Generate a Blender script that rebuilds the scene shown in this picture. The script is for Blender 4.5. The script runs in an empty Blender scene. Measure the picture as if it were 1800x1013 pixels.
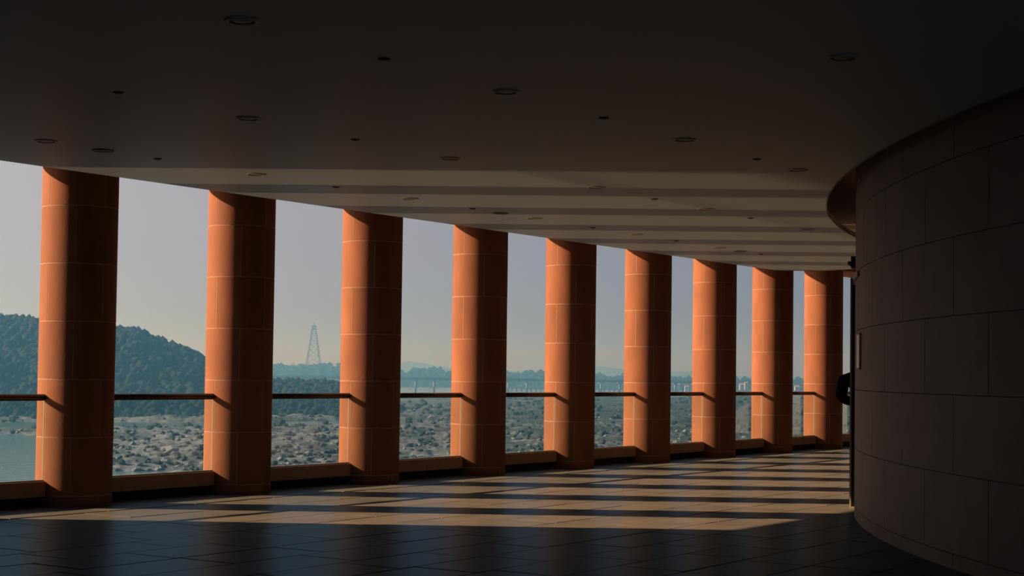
import bpy, bmesh, math, random
import numpy as np
from mathutils import Vector, Matrix

SC = bpy.context.scene
COL = SC.collection
random.seed(7)
RNG = np.random.default_rng(11)

# ------------------------------------------------------------------ camera
FPX, PITCH, ROLL, PY, CAM_H = 2837.59, 0.03905, 0.01322, 547.54, 1.3555
cp, sp, cr, sr = math.cos(PITCH), math.sin(PITCH), math.cos(ROLL), math.sin(ROLL)
FWD = Vector((0, cp, sp))
RGT = cr * Vector((1, 0, 0)) + sr * Vector((0, -sp, cp))
UPV = -sr * Vector((1, 0, 0)) + cr * Vector((0, -sp, cp))
CAM = Vector((0, 0, CAM_H))
cam_d = bpy.data.cameras.new('camera')
cam_d.sensor_width = 36.0
cam_d.lens = FPX / 1800 * 36
cam_d.shift_y = (PY - 506.5) / 1800
cam_d.clip_end = 20000
cam_o = bpy.data.objects.new('camera', cam_d)
COL.objects.link(cam_o)
M = Matrix((RGT, UPV, -FWD)).transposed().to_4x4()
M.translation = CAM
cam_o.matrix_world = M
SC.camera = cam_o


def ray(x, y):
    return FWD + (x - 900) / FPX * RGT - (y - PY) / FPX * UPV


def at_z(x, y, z):
    d = ray(x, y)
    return CAM + d * ((z - CAM_H) / d.z)


def at_d(x, y, D):
    d = ray(x, y)
    return CAM + d * (D / math.hypot(d.x, d.y))


def project(P):
    d = Vector(P) - CAM
    z = d.dot(FWD)
    return 900 + FPX * d.dot(RGT) / z, PY - FPX * d.dot(UPV) / z


# ------------------------------------------------------------------ exposure, sky, sun
vs = SC.view_settings
vs.view_transform = 'Standard'
vs.look = 'None'
vs.exposure = 0.0
vs.gamma = 1.0
vs.use_curve_mapping = False

SUN_AZ, SUN_EL = math.radians(-1.64), math.radians(23.7)
TRAVEL = Vector((math.cos(SUN_AZ) * math.cos(SUN_EL), math.sin(SUN_AZ) * math.cos(SUN_EL), -math.sin(SUN_EL)))
TO_SUN = -TRAVEL

world = bpy.data.worlds.new('hazy_sky')
SC.world = world
world.use_nodes = True
nt = world.node_tree
nt.nodes.clear()


def wn(kind, **kw):
    n = nt.nodes.new(kind)
    for k, v in kw.items():
        setattr(n, k, v)
    return n


tc = wn('ShaderNodeTexCoord')
dot = wn('ShaderNodeVectorMath', operation='DOT_PRODUCT')
nt.links.new(tc.outputs['Generated'], dot.inputs[0])
dot.inputs[1].default_value = TO_SUN
add1 = wn('ShaderNodeMath', operation='ADD')
clampd = wn('ShaderNodeMath', operation='MAXIMUM')             # the side away from the sun stays an even blue-grey
nt.links.new(dot.outputs['Value'], clampd.inputs[0])
clampd.inputs[1].default_value = -0.28
nt.links.new(clampd.outputs[0], add1.inputs[0])
add1.inputs[1].default_value = 1.0
sq = wn('ShaderNodeMath', operation='POWER')
nt.links.new(add1.outputs[0], sq.inputs[0])
sq.inputs[1].default_value = 2.0
glow = wn('ShaderNodeVectorMath', operation='SCALE')          # brighter and warmer towards the sun
glow.inputs[0].default_value = (0.250, 0.200, 0.148)
nt.links.new(sq.outputs[0], glow.inputs['Scale'])
skyc = wn('ShaderNodeVectorMath', operation='ADD')
nt.links.new(glow.outputs[0], skyc.inputs[0])
skyc.inputs[1].default_value = (0.002, 0.052, 0.192)
sep = wn('ShaderNodeSeparateXYZ')
nt.links.new(tc.outputs['Generated'], sep.inputs[0])
zen = wn('ShaderNodeMapRange')
zen.inputs['From Min'].default_value = 0.10
zen.inputs['From Max'].default_value = 0.9
nt.links.new(sep.outputs['Z'], zen.inputs['Value'])
mz = wn('ShaderNodeMix', data_type='RGBA')
nt.links.new(zen.outputs[0], mz.inputs['Factor'])
nt.links.new(skyc.outputs[0], mz.inputs['A'])
mz.inputs['B'].default_value = (0.16, 0.24, 0.36, 1)
grd = wn('ShaderNodeMapRange')
grd.inputs['From Min'].default_value = -0.015
grd.inputs['From Max'].default_value = -0.09
nt.links.new(sep.outputs['Z'], grd.inputs['Value'])
mg = wn('ShaderNodeMix', data_type='RGBA')
nt.links.new(grd.outputs[0], mg.inputs['Factor'])
low = wn('ShaderNodeMapRange')
low.inputs['From Min'].default_value = 0.10
low.inputs['From Max'].default_value = 0.0
nt.links.new(sep.outputs['Z'], low.inputs['Value'])
lil = wn('ShaderNodeMix', data_type='RGBA', blend_type='MULTIPLY')   # faint lilac band of haze along the horizon
nt.links.new(low.outputs[0], lil.inputs['Factor'])
nt.links.new(mz.outputs['Result'], lil.inputs['A'])
lil.inputs['B'].default_value = (0.95, 1.0, 1.09, 1)
nt.links.new(lil.outputs['Result'], mg.inputs['A'])
mg.inputs['B'].default_value = (0.15, 0.16, 0.165, 1)       # land and water below the horizon
bg = wn('ShaderNodeBackground')
bg.inputs['Strength'].default_value = 1.0
nt.links.new(mg.outputs['Result'], bg.inputs['Color'])
wo = wn('ShaderNodeOutputWorld')
nt.links.new(bg.outputs[0], wo.inputs['Surface'])


def sun_lamp(name, travel, strength, color, angle):
    l = bpy.data.lights.new(name, 'SUN')
    l.energy = strength
    l.color = color
    l.angle = math.radians(angle)
    o = bpy.data.objects.new(name, l)
    COL.objects.link(o)
    o.rotation_euler = Vector(travel).to_track_quat('-Z', 'Y').to_euler()
    o.location = Vector((-30, 15, 30))
    return o


sun_lamp('sun', TRAVEL, 14.5, (1.0, 0.62, 0.34), 0.5)
# the same sun coming back up off the river below the windows
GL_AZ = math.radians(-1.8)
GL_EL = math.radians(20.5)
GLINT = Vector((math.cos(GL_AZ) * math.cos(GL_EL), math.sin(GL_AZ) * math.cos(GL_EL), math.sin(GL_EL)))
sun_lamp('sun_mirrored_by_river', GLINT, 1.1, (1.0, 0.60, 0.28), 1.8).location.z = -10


# ------------------------------------------------------------------ helpers
def tag(o, label=None, cat=None, group=None, kind=None):
    if label: o['label'] = label
    if cat: o['category'] = cat
    if group: o['group'] = group
    if kind: o['kind'] = kind
    return o


def mesh(name, verts, faces, mat=None, smooth=False):
    me = bpy.data.meshes.new(name)
    me.from_pydata([tuple(v) for v in verts], [], [tuple(f) for f in faces])
    if mat: me.materials.append(mat)
    if smooth:
        me.polygons.foreach_set('use_smooth', [True] * len(me.polygons))
    me.update()
    return me


def np_mesh(name, V, F, mat, smooth=False):
    """V (n,3) float, F (m,k) int with k = 3 or 4"""
    me = bpy.data.meshes.new(name)
    V = np.ascontiguousarray(V, dtype=np.float32)
    F = np.ascontiguousarray(F, dtype=np.int32)
    k = F.shape[1]
    me.vertices.add(len(V)); me.vertices.foreach_set('co', V.ravel())
    me.loops.add(F.size); me.loops.foreach_set('vertex_index', F.ravel())
    me.polygons.add(len(F))
    me.polygons.foreach_set('loop_start', np.arange(0, F.size, k, dtype=np.int32))
    me.polygons.foreach_set('loop_total', np.full(len(F), k, dtype=np.int32))
    me.polygons.foreach_set('use_smooth', np.full(len(F), smooth, dtype=bool))
    me.materials.append(mat)
    me.update(calc_edges=True)
    me.validate()
    return me


def obj(name, me, parent=None, loc=None, rot=None, scale=None):
    o = bpy.data.objects.new(name, me)
    COL.objects.link(o)
    if parent: o.parent = parent
    if loc is not None: o.location = loc
    if rot is not None: o.rotation_euler = rot
    if scale is not None: o.scale = scale
    return o


def empty(name, loc=(0, 0, 0), rz=0.0):
    o = bpy.data.objects.new(name, None)
    COL.objects.link(o)
    o.location = loc
    o.rotation_euler = (0, 0, rz)
    o.empty_display_size = 0.2
    return o


class MB:
    def __init__(s):
        s.v, s.f = [], []

    def add(s, vs_, fs):
        b = len(s.v)
        s.v += [tuple(v) for v in vs_]
        s.f += [tuple(i + b for i in f) for f in fs]

    def box(s, x0, x1, y0, y1, z0, z1, ch=0.0):
        if ch <= 0:
            s.add([(x0, y0, z0), (x1, y0, z0), (x1, y1, z0), (x0, y1, z0), (x0, y0, z1), (x1, y0, z1), (x1, y1, z1), (x0, y1, z1)],
                  [(0, 3, 2, 1), (4, 5, 6, 7), (0, 1, 5, 4), (1, 2, 6, 5), (2, 3, 7, 6), (3, 0, 4, 7)])
        else:
            c = ch
            s.add([(x0, y0, z0), (x1, y0, z0), (x1, y1, z0), (x0, y1, z0),
                   (x0, y0, z1 - c), (x1, y0, z1 - c), (x1, y1, z1 - c), (x0, y1, z1 - c),
                   (x0 + c, y0 + c, z1), (x1 - c, y0 + c, z1), (x1 - c, y1 - c, z1), (x0 + c, y1 - c, z1)],
                  [(0, 3, 2, 1), (8, 9, 10, 11), (0, 1, 5, 4), (1, 2, 6, 5), (2, 3, 7, 6), (3, 0, 4, 7),
                   (4, 5, 9, 8), (5, 6, 10, 9), (6, 7, 11, 10), (7, 4, 8, 11)])

    def bar(s, a, b, r, n=6):
        a, b = Vector(a), Vector(b)
        d = (b - a).normalized()
        u = d.orthogonal().normalized()
        w = d.cross(u)
        vs_ = []
        for p in (a, b):
            for k in range(n):
                t = 2 * math.pi * k / n
                vs_.append(p + (u * math.cos(t) + w * math.sin(t)) * r)
        fs = [(k, (k + 1) % n, n + (k + 1) % n, n + k) for k in range(n)]
        fs += [tuple(range(n))[::-1], tuple(range(n, 2 * n))]
        s.add(vs_, fs)

    def mesh(s, name, mat, smooth=False):
        return mesh(name, s.v, s.f, mat, smooth)


def lathe(name, prof, n, mat, smooth=True):
    """prof: list of (r, z); open profile turned round the z axis"""
    vs_, fs = [], []
    for r, z in prof:
        for k in range(n):
            t = 2 * math.pi * k / n
            vs_.append((r * math.cos(t), r * math.sin(t), z))
    for i in range(len(prof) - 1):
        for k in range(n):
            fs.append((i * n + k, i * n + (k + 1) % n, (i + 1) * n + (k + 1) % n, (i + 1) * n + k))
    return mesh(name, vs_, fs, mat, smooth)


# ------------------------------------------------------------------ materials
def mat(name, base, rough=0.8, var=0.0, scale=4.0, bump=0.0, bscale=30.0, bdist=0.01, rnd=0.0, spec=0.5, metallic=0.0,
        col2=None, stretch=(1, 1, 1), rvar=0.0):
    m = bpy.data.materials.new(name)
    m.use_nodes = True
    t = m.node_tree
    b = t.nodes['Principled BSDF']
    b.inputs['Roughness'].default_value = rough
    b.inputs['Metallic'].default_value = metallic
    b.inputs['Specular IOR Level'].default_value = spec
    b.inputs['Base Color'].default_value = (*base, 1)
    L = t.links.new
    co = t.nodes.new('ShaderNodeNewGeometry')
    mp = t.nodes.new('ShaderNodeMapping')
    mp.inputs['Scale'].default_value = stretch
    L(co.outputs['Position'], mp.inputs['Vector'])
    src = None
    if var > 0 or col2:
        n = t.nodes.new('ShaderNodeTexNoise')
        n.inputs['Scale'].default_value = scale
        n.inputs['Detail'].default_value = 6
        n.inputs['Roughness'].default_value = 0.6
        L(mp.outputs[0], n.inputs['Vector'])
        rm = t.nodes.new('ShaderNodeMapRange')
        rm.inputs['From Min'].default_value = 0.3
        rm.inputs['From Max'].default_value = 0.7
        L(n.outputs['Fac'], rm.inputs['Value'])
        mx = t.nodes.new('ShaderNodeMix')
        mx.data_type = 'RGBA'
        c2 = col2 if col2 else tuple(c * (1 - var) for c in base)
        c1 = base if col2 else tuple(min(1, c * (1 + var)) for c in base)
        mx.inputs['A'].default_value = (*c1, 1)
        mx.inputs['B'].default_value = (*c2, 1)
        L(rm.outputs[0], mx.inputs['Factor'])
        src = mx.outputs['Result']
        if rvar > 0:
            rr = t.nodes.new('ShaderNodeMapRange')
            rr.inputs['From Min'].default_value = 0.3
            rr.inputs['From Max'].default_value = 0.7
            rr.inputs['To Min'].default_value = rough - rvar
            rr.inputs['To Max'].default_value = rough + rvar
            L(n.outputs['Fac'], rr.inputs['Value'])
            L(rr.outputs[0], b.inputs['Roughness'])
    if rnd > 0:
        oi = t.nodes.new('ShaderNodeObjectInfo')
        mr = t.nodes.new('ShaderNodeMapRange')
        mr.inputs['To Min'].default_value = 1 - rnd
        mr.inputs['To Max'].default_value = 1 + rnd
        L(oi.outputs['Random'], mr.inputs['Value'])
        hv = t.nodes.new('ShaderNodeHueSaturation')
        L(mr.outputs[0], hv.inputs['Value'])
        if src: L(src, hv.inputs['Color'])
        else: hv.inputs['Color'].default_value = (*base, 1)
        src = hv.outputs[0]
    if src: L(src, b.inputs['Base Color'])
    if bump > 0:
        n2 = t.nodes.new('ShaderNodeTexNoise')
        n2.inputs['Scale'].default_value = bscale
        n2.inputs['Detail'].default_value = 5
        L(mp.outputs[0], n2.inputs['Vector'])
        bp = t.nodes.new('ShaderNodeBump')
        bp.inputs['Strength'].default_value = bump
        bp.inputs['Distance'].default_value = bdist
        L(n2.outputs['Fac'], bp.inputs['Height'])
        L(bp.outputs[0], b.inputs['Normal'])
    return m


M_STONE = mat('red_sandstone', (0.183, 0.070, 0.036), 0.85, var=0.16, scale=3.5, bump=0.25, bscale=60, bdist=0.004, rnd=0.10, spec=0.25, stretch=(1, 1, 0.5))
M_SILL = mat('buff_sill_stone', (0.36, 0.21, 0.135), 0.85, var=0.15, scale=5.0, rnd=0.08, spec=0.2)
M_MORTAR = mat('pale_mortar', (0.26, 0.16, 0.115), 0.9, var=0.15, scale=20, spec=0.2)
M_CEIL = mat('ceiling_plaster', (0.37, 0.475, 0.56), 0.55, var=0.03, scale=0.6, spec=0.3)
M_CEILEDGE = mat('ceiling_edge_paint', (0.22, 0.20, 0.17), 0.9, spec=0.1)
M_SOFFIT = mat('brown_soffit', (0.34, 0.27, 0.21), 0.9, var=0.05, scale=1.0, spec=0.1)
M_SLAB = mat('slate_slab', (0.108, 0.096, 0.084), 0.42, var=0.2, scale=2.2, bump=0.5, bscale=5.0, bdist=0.010, rnd=0.08, spec=0.20, rvar=0.05)
M_SLABB = mat('border_slab', (0.110, 0.098, 0.086), 0.44, var=0.18, scale=2.5, bump=0.4, bscale=7.0, bdist=0.006, rnd=0.07, spec=0.20)
def polished(m, tint, rough, f0, f90):
    # gloss, stronger at grazing angles; blue cast of sky reflections put into its tint
    t_ = m.node_tree
    b_ = t_.nodes['Principled BSDF']
    b_.inputs['Specular IOR Level'].default_value = 0.0
    out = t_.nodes['Material Output']
    g_ = t_.nodes.new('ShaderNodeBsdfGlossy')
    g_.inputs['Color'].default_value = (*tint, 1)
    g_.inputs['Roughness'].default_value = rough
    for l in t_.links:
        if l.to_node == b_ and l.to_socket.name == 'Normal':
            t_.links.new(l.from_socket, g_.inputs['Normal'])
            break
    lw = t_.nodes.new('ShaderNodeLayerWeight')
    pw = t_.nodes.new('ShaderNodeMath'); pw.operation = 'POWER'; pw.inputs[1].default_value = 4.0
    ma = t_.nodes.new('ShaderNodeMath'); ma.operation = 'MULTIPLY_ADD'; ma.inputs[1].default_value = f90; ma.inputs[2].default_value = f0
    mx = t_.nodes.new('ShaderNodeMixShader')
    t_.links.new(lw.outputs['Facing'], pw.inputs[0]); t_.links.new(pw.outputs[0], ma.inputs[0]); t_.links.new(ma.outputs[0], mx.inputs['Fac'])
    t_.links.new(b_.outputs[0], mx.inputs[1]); t_.links.new(g_.outputs[0], mx.inputs[2]); t_.links.new(mx.outputs[0], out.inputs['Surface'])


polished(M_SLAB, (0.50, 0.80, 1.0), 0.30, 0.015, 0.23)
polished(M_SLABB, (0.50, 0.80, 1.0), 0.32, 0.015, 0.23)
M_JOINT = mat('dark_joint', (0.02, 0.018, 0.016), 0.95, spec=0.1)
M_WALL = mat('brown_wall_stone', (0.20, 0.138, 0.112), 0.7, var=0.12, scale=2.0, bump=0.15, bscale=40, bdist=0.003, rnd=0.02, spec=0.3)
M_WALLJ = mat('wall_joint', (0.175, 0.122, 0.10), 0.9, spec=0.1)
M_DARKW = mat('back_wall_plaster', (0.40, 0.41, 0.42), 0.9, var=0.05, scale=1.0, spec=0.1)
M_RAIL = mat('dark_rail_metal', (0.02, 0.018, 0.017), 0.45, spec=0.4)
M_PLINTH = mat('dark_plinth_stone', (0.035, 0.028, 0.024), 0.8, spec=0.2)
M_TRIM = mat('pale_trim', (0.24, 0.20, 0.16), 0.6)
M_EDGE = mat('polished_glass_edge', (0.22, 0.22, 0.20), 0.3)
M_LAMPRING = mat('lamp_ring_enamel', (0.36, 0.33, 0.29), 0.5)
M_LAMPIN = mat('lamp_reflector', (0.10, 0.09, 0.08), 0.6)
M_LAMPGL = mat('lamp_diffuser', (0.30, 0.29, 0.26), 0.5)
M_BLACK = mat('black_plastic', (0.012, 0.012, 0.012), 0.6)
M_DOOR = mat('dark_door_paint', (0.022, 0.024, 0.022), 0.55, spec=0.3)
M_CLOTH = mat('black_cloth', (0.004, 0.004, 0.0045), 0.95, var=0.2, scale=30, spec=0.1)
M_SKIN = mat('skin', (0.32, 0.17, 0.11), 0.6)
M_HAIR = mat('black_hair', (0.008, 0.007, 0.006), 0.6)
M_LENS = mat('dark_lens', (0.02, 0.02, 0.03), 0.1)
M_SIGN = mat('sign_white', (0.80, 0.76, 0.68), 0.5)
M_LIP = mat('lips', (0.25, 0.09, 0.07), 0.6)
M_EYE = mat('eye_white', (0.6, 0.58, 0.55), 0.4)

M_GLASS = bpy.data.materials.new('clear_glass')
M_GLASS.use_nodes = True
t = M_GLASS.node_tree
t.nodes.clear()
o_ = t.nodes.new('ShaderNodeOutputMaterial')
mx_ = t.nodes.new('ShaderNodeMixShader')
tr_ = t.nodes.new('ShaderNodeBsdfTransparent')
tr_.inputs['Color'].default_value = (0.90, 0.94, 0.93, 1)
gl_ = t.nodes.new('ShaderNodeBsdfGlossy')
gl_.inputs['Roughness'].default_value = 0.02
lw_ = t.nodes.new('ShaderNodeLayerWeight')
pw_ = t.nodes.new('ShaderNodeMath'); pw_.operation = 'POWER'; pw_.inputs[1].default_value = 5.0
fr_ = t.nodes.new('ShaderNodeMath'); fr_.operation = 'MULTIPLY_ADD'; fr_.inputs[1].default_value = 0.9; fr_.inputs[2].default_value = 0.02
t.links.new(lw_.outputs['Facing'], pw_.inputs[0])
t.links.new(pw_.outputs[0], fr_.inputs[0])
t.links.new(fr_.outputs[0], mx_.inputs['Fac'])
t.links.new(tr_.outputs[0], mx_.inputs[1])
t.links.new(gl_.outputs[0], mx_.inputs[2])
t.links.new(mx_.outputs[0], o_.inputs['Surface'])

# ------------------------------------------------------------------ plan of the hall (metres, floor at z = 0)
H = 3.18                                              # plaster ceiling
HL = 3.46                                             # underside of the stone lintel on the columns
HT = 3.95                                             # underside of the roof slab
C0 = Vector((-4.3450, 16.1533))                       # first column in view
DD = Vector((1.30241, 1.91097)); S = DD.length; DD /= S    # along the column row
NN = Vector((DD.y, -DD.x))                            # into the hall
ANG = math.atan2(DD.y, DD.x)
RC = 0.372                                            # column radius
EDGE = 0.974                                          # outer edge of the plaster ceiling, inside the columns
LIN = -0.41                                           # outer face of the lintel
DRUM_C, DRUM_R = Vector((18.92, 13.0)), 15.8
ARC_C, ARC_R = Vector((23.43, 13.04)), 20.51          # inner edge of the plaster ceiling


def uv(u, v, z=0.0):
    p = C0 + DD * (u * S) + NN * v
    return Vector((p.x, p.y, z))


def to_uv(p):
    q = Vector((p[0], p[1])) - C0
    return q.dot(DD) / S, q.dot(NN)


def prism(mb, pts, z0, z1):
    n = len(pts)
    mb.add([(p[0], p[1], z0) for p in pts] + [(p[0], p[1], z1) for p in pts],
           [tuple(range(n))[::-1], tuple(range(n, 2 * n))] + [(k, (k + 1) % n, n + (k + 1) % n, n + k) for k in range(n)])


# ------------------------------------------------------------------ floor
mb = MB()
fp = [uv(-8.2, -0.45), uv(11, -0.45), uv(11, 21), uv(-0.6, 21), uv(-0.6, 14.52), uv(-8.2, 14.52)]
prism(mb, fp, -0.35, -0.014)
floor = tag(obj('floor', mb.mesh('floor', M_JOINT)), 'dark slate flagstone floor of the hall crossed by bands of sunlight', 'floor', kind='structure')

slab_meshes = []
for k, m_ in enumerate((M_SLAB, M_SLABB)):
    b_ = MB()
    b_.box(-0.5, 0.5, -0.5, 0.5, -0.02, 0.0, 0.004)
    slab_meshes.append(b_.mesh('floor_slab', m_))


def slab_rows():
    rows = [(-0.40, 0.775, S * 0.5, 1)]
    v = 0.825
    edges = [0.825] + [1.46 + 0.535 * k for k in range(30)]
    for a, b in zip(edges[:-1], edges[1:]):
        rows.append((a, b, 0.0, 0))
    return rows


cand = []
for ri, (v0, v1, fixed, mi) in enumerate(slab_rows()):
    u = -8.1 * S + (ri * 0.37) % 0.9
    while u < 10.7 * S:
        ln = fixed if fixed else random.uniform(0.75, 1.25)
        uc, vc = (u + ln / 2) / S, (v0 + v1) / 2
        p = uv(uc, vc)
        u += ln
        if (p.xy - DRUM_C).length < DRUM_R - 0.45 or vc > 14.3:
            continue
        px, py_ = project(p) if p.y > 2 else (9999, 9999)
        area = (ln * (v1 - v0)) / max(p.y, 1) ** 3
        vis = -60 < px < 1640 and py_ < 1060
        near = True
        if vis or near:
            cand.append((vis, area, p, ln, v1 - v0, mi))
cand.sort(key=lambda c: (-int(c[0]), -c[1]))
rest = MB()
for k, (vis, area, p, ln, wd, mi) in enumerate(cand):
    dz = random.uniform(-0.0012, 0.0012)
    tilt = (random.uniform(-0.003, 0.003), random.uniform(-0.002, 0.002))
    if k < 298:
        obj('floor_slab', slab_meshes[mi], floor, (p.x, p.y, dz), (tilt[0], tilt[1], ANG), (ln - 0.012, wd - 0.012, 1))
    else:
        m4 = Matrix.Translation((p.x, p.y, dz)) @ Matrix.Rotation(ANG, 4, 'Z') @ Matrix.Rotation(tilt[0], 4, 'X')
        hl, hw = (ln - 0.012) / 2, (wd - 0.012) / 2
        b_ = MB(); b_.box(-hl, hl, -hw, hw, -0.02, 0, 0.004)
        rest.add([m4 @ Vector(q) for q in b_.v], b_.f)
if rest.v:
    tag(obj('floor_slab_field', rest.mesh('floor_slab_field', M_SLAB), floor), kind='stuff')

# ------------------------------------------------------------------ ceiling
# plaster ceiling: outer straight edge over the columns, far end at the ninth column, inner edge on a wide arc
WV_END = 14.4
outer = [uv(-8.2, EDGE).xy, uv(5.98, EDGE).xy]
far_end = [Vector((4.45, 27.30)), Vector((4.80, 27.29)), Vector((5.10, 27.24)), Vector((5.30, 27.14)), Vector((5.58, 26.80)), Vector((6.1, 25.9)), Vector((6.4, 25.2))]
arc = []
for k in range(60):
    y = 24.9 - k * 0.5
    arc.append(Vector((ARC_C.x - math.sqrt(ARC_R ** 2 - (y - ARC_C.y) ** 2), y)))
inner = [p for p in arc if p.y > -1.5]
tail = [uv(-8.2, WV_END).xy]
poly = outer + far_end + inner + tail
mb = MB()
prism(mb, poly, H, H + 0.06)
bm = bmesh.new()
me = mb.mesh('ceiling', M_CEIL)
bm.from_mesh(me)
bmesh.ops.triangulate(bm, faces=[f for f in bm.faces if len(f.verts) > 4])
bm.to_mesh(me); bm.free()
ceiling = tag(obj('ceiling', me), 'smooth plaster ceiling with round recessed downlights and soft bands of reflected sun', 'ceiling', kind='structure')
# pale bead along the inner arc and the far end
mb = MB()
for a, b in list(zip(inner[2:34], inner[3:35])) + list(zip(far_end[:-1], far_end[1:])):
    mb.bar((a.x, a.y, H + 0.004), (b.x, b.y, H + 0.004), 0.012, 5)
obj('edge_bead', mb.mesh('edge_bead', M_CEILEDGE), ceiling)
mb = MB()
prism(mb, [uv(-8.2, EDGE + 0.01).xy, uv(5.98, EDGE + 0.01).xy, uv(5.98, EDGE + 0.06).xy, uv(-8.2, EDGE + 0.06).xy], H + 0.06, HT)
obj('light_stop_fascia', mb.mesh('light_stop_fascia', M_CEILEDGE), ceiling)  # unseen closure added so no light leaks in above the ceiling
# roof slab over everything, seen as a raised soffit inside the curved edge
mb = MB()
prism(mb, [q.xy for q in (uv(-8.2, LIN), uv(11.2, LIN), uv(11.2, 21), uv(-0.6, 21), uv(-0.6, 14.52), uv(-8.2, 14.52))], HT, HT + 0.3)
roof = tag(obj('ceiling', mb.mesh('upper_ceiling', M_SOFFIT)), 'brown raised soffit above the curved inner edge of the ceiling', 'ceiling', kind='structure')
# stone lintel on the columns
mb = MB()
prism(mb, [uv(-1.3, LIN).xy, uv(11.2, LIN).xy, uv(11.2, 0.40).xy, uv(-1.3, 0.40).xy], HL, HT)
tag(obj('trim_1', mb.mesh('lintel', M_STONE)), 'red sandstone lintel showing above the farthest columns', 'lintel', kind='structure')

# ------------------------------------------------------------------ walls
def wall(name, pts, z0, z1, m, label):
    b_ = MB()
    prism(b_, pts, z0, z1)
    return tag(obj(name, b_.mesh(name, m)), label, 'wall', kind='structure')


wall('wall_left', [uv(-8.2, -0.35).xy, uv(-1.1, -0.35).xy, uv(-1.1, 0.15).xy, uv(-8.2, 0.15).xy], -0.05, HT, M_DARKW, 'solid plaster wall where the column row ends, left of the view')
wall('wall_back', [uv(-8.4, -0.35).xy, uv(-8.2, -0.35).xy, uv(-8.2, 14.5).xy, uv(-8.4, 14.5).xy], -0.05, HT, M_DARKW, 'plain dark plaster wall closing the hall behind the viewer')
wall('wall_far', [uv(10.9, -0.35).xy, uv(11.1, -0.35).xy, uv(11.1, 21).xy, uv(10.9, 21).xy], -0.05, HT, M_DARKW, 'plain dark plaster wall at the far end of the hall')
# unseen window front added behind the viewer for cool sky fill in the hall
WV = 14.3
win = tag(empty('fill_window_1'), 'unseen window front added behind the viewer for fill light', 'window', kind='structure')


def strip(u0, u1, v0, v1, z0, z1, name, m):
    b_ = MB(); prism(b_, [uv(u0, v0).xy, uv(u1, v0).xy, uv(u1, v1).xy, uv(u0, v1).xy], z0, z1)
    obj(name, b_.mesh(name, m), win)


strip(-8.2, -1.3, WV, WV + 0.2, -0.05, 0.12, 'window_sill', M_DARKW)
strip(-8.2, -1.3, WV, WV + 0.2, H - 0.02, HT, 'fill_window_head', M_DARKW)
for k in range(7):
    strip(-8.15 + k * 1.13, -8.15 + k * 1.13 + 0.03, WV + 0.05, WV + 0.15, 0.12, H - 0.02, 'mullion', M_RAIL)

# curved stone-clad drum on the right
NSEG = 360
dv, df = [], []
for zz in (-0.05, HT):
    for k in range(NSEG):
        t_ = 2 * math.pi * k / NSEG
        dv.append((DRUM_C.x + (DRUM_R - 0.02) * math.cos(t_), DRUM_C.y + (DRUM_R - 0.02) * math.sin(t_), zz))
df = [(k, (k + 1) % NSEG, NSEG + (k + 1) % NSEG, NSEG + k) for k in range(NSEG)]
drum = tag(obj('wall_right', mesh('drum', dv, df, M_WALLJ, True)), 'dark brown curved stone wall bulging in from the right', 'wall', kind='structure')


def arc_block(name, r, th, a0, a1, z0, z1, n, m):
    """curved stone about the local z axis: outer face, ends, top and bottom"""
    v_, f_ = [], []
    for k in range(n + 1):
        a = a0 + (a1 - a0) * k / n
        c, s_ = math.cos(a), math.sin(a)
        o0, o1, i1, i0 = (r * c, r * s_, z0), (r * c, r * s_, z1), ((r - th) * c, (r - th) * s_, z1), ((r - th) * c, (r - th) * s_, z0)
        v_ += [o0, o1, o1, i1, i0, o0]                 # the outer face keeps its own corners so that it shades as a true round
    for k in range(n):
        i = 6 * k
        f_ += [(i, i + 6, i + 7, i + 1), (i + 2, i + 8, i + 9, i + 3), (i + 4, i + 10, i + 11, i + 5)]
    f_ += [(5, 2, 3, 4), (6 * n + 4, 6 * n + 3, 6 * n + 2, 6 * n + 5)]
    me_ = mesh(name, v_, f_, m)
    sm = [False] * len(me_.polygons)
    for k in range(n): sm[3 * k] = True
    me_.polygons.foreach_set('use_smooth', sm)
    return me_


zc = [0.0, 0.11, 0.68, 1.25, 1.82, 2.39, 2.96, HT - 0.01]
PA = math.radians(4.6)
for ci in range(len(zc) - 1):
    me_ = arc_block('wall_panel', DRUM_R, 0.03, 0.0003, PA - 0.0003, zc[ci] + 0.003, zc[ci + 1] - 0.003, 4, M_WALL)
    for k in range(8):
        a = math.radians(162) + PA * (k + 0.5 * (ci % 2))
        o = obj('wall_panel', me_, drum, (DRUM_C.x, DRUM_C.y, 0), (0, 0, a))
for ci in range(1):
    # plain stone beyond the panels that can be told apart
    n_ = 200
    a0, a1 = math.radians(162) + PA * 8.5, math.radians(162) + math.radians(360)
    fl = arc_block('wall_stone', DRUM_R, 0.03, a0, a1, 0.003, HT - 0.01, n_, M_WALL)
    obj('wall_stone', fl, drum, (DRUM_C.x, DRUM_C.y, 0))

# ------------------------------------------------------------------ columns
ORD = ['leftmost', 'second', 'third', 'fourth', 'fifth', 'sixth', 'seventh', 'eighth', 'ninth', 'tenth', 'eleventh']
ZJ = [0.0, 0.11, 0.68, 1.25, 1.82, 2.39, 2.96]
J = 0.012
A_J = ANG + math.pi - math.radians(1.5)
QUART = math.pi / 2


def course_mesh(z0, z1):
    g = J / RC / 2
    return arc_block('stone_block', RC, 0.05, g, QUART - g, z0 + (J / 2 if z0 > 0 else 0), z1 - J / 2, 14, M_STONE)


CM = [course_mesh(a, b) for a, b in zip(ZJ, ZJ[1:])]
TOP_A = course_mesh(2.96, HL + J / 2)
core_a = lathe('mortar_core', [(RC - 0.0009, 0.0), (RC - 0.0009, HL)], 96, M_MORTAR)


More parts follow.
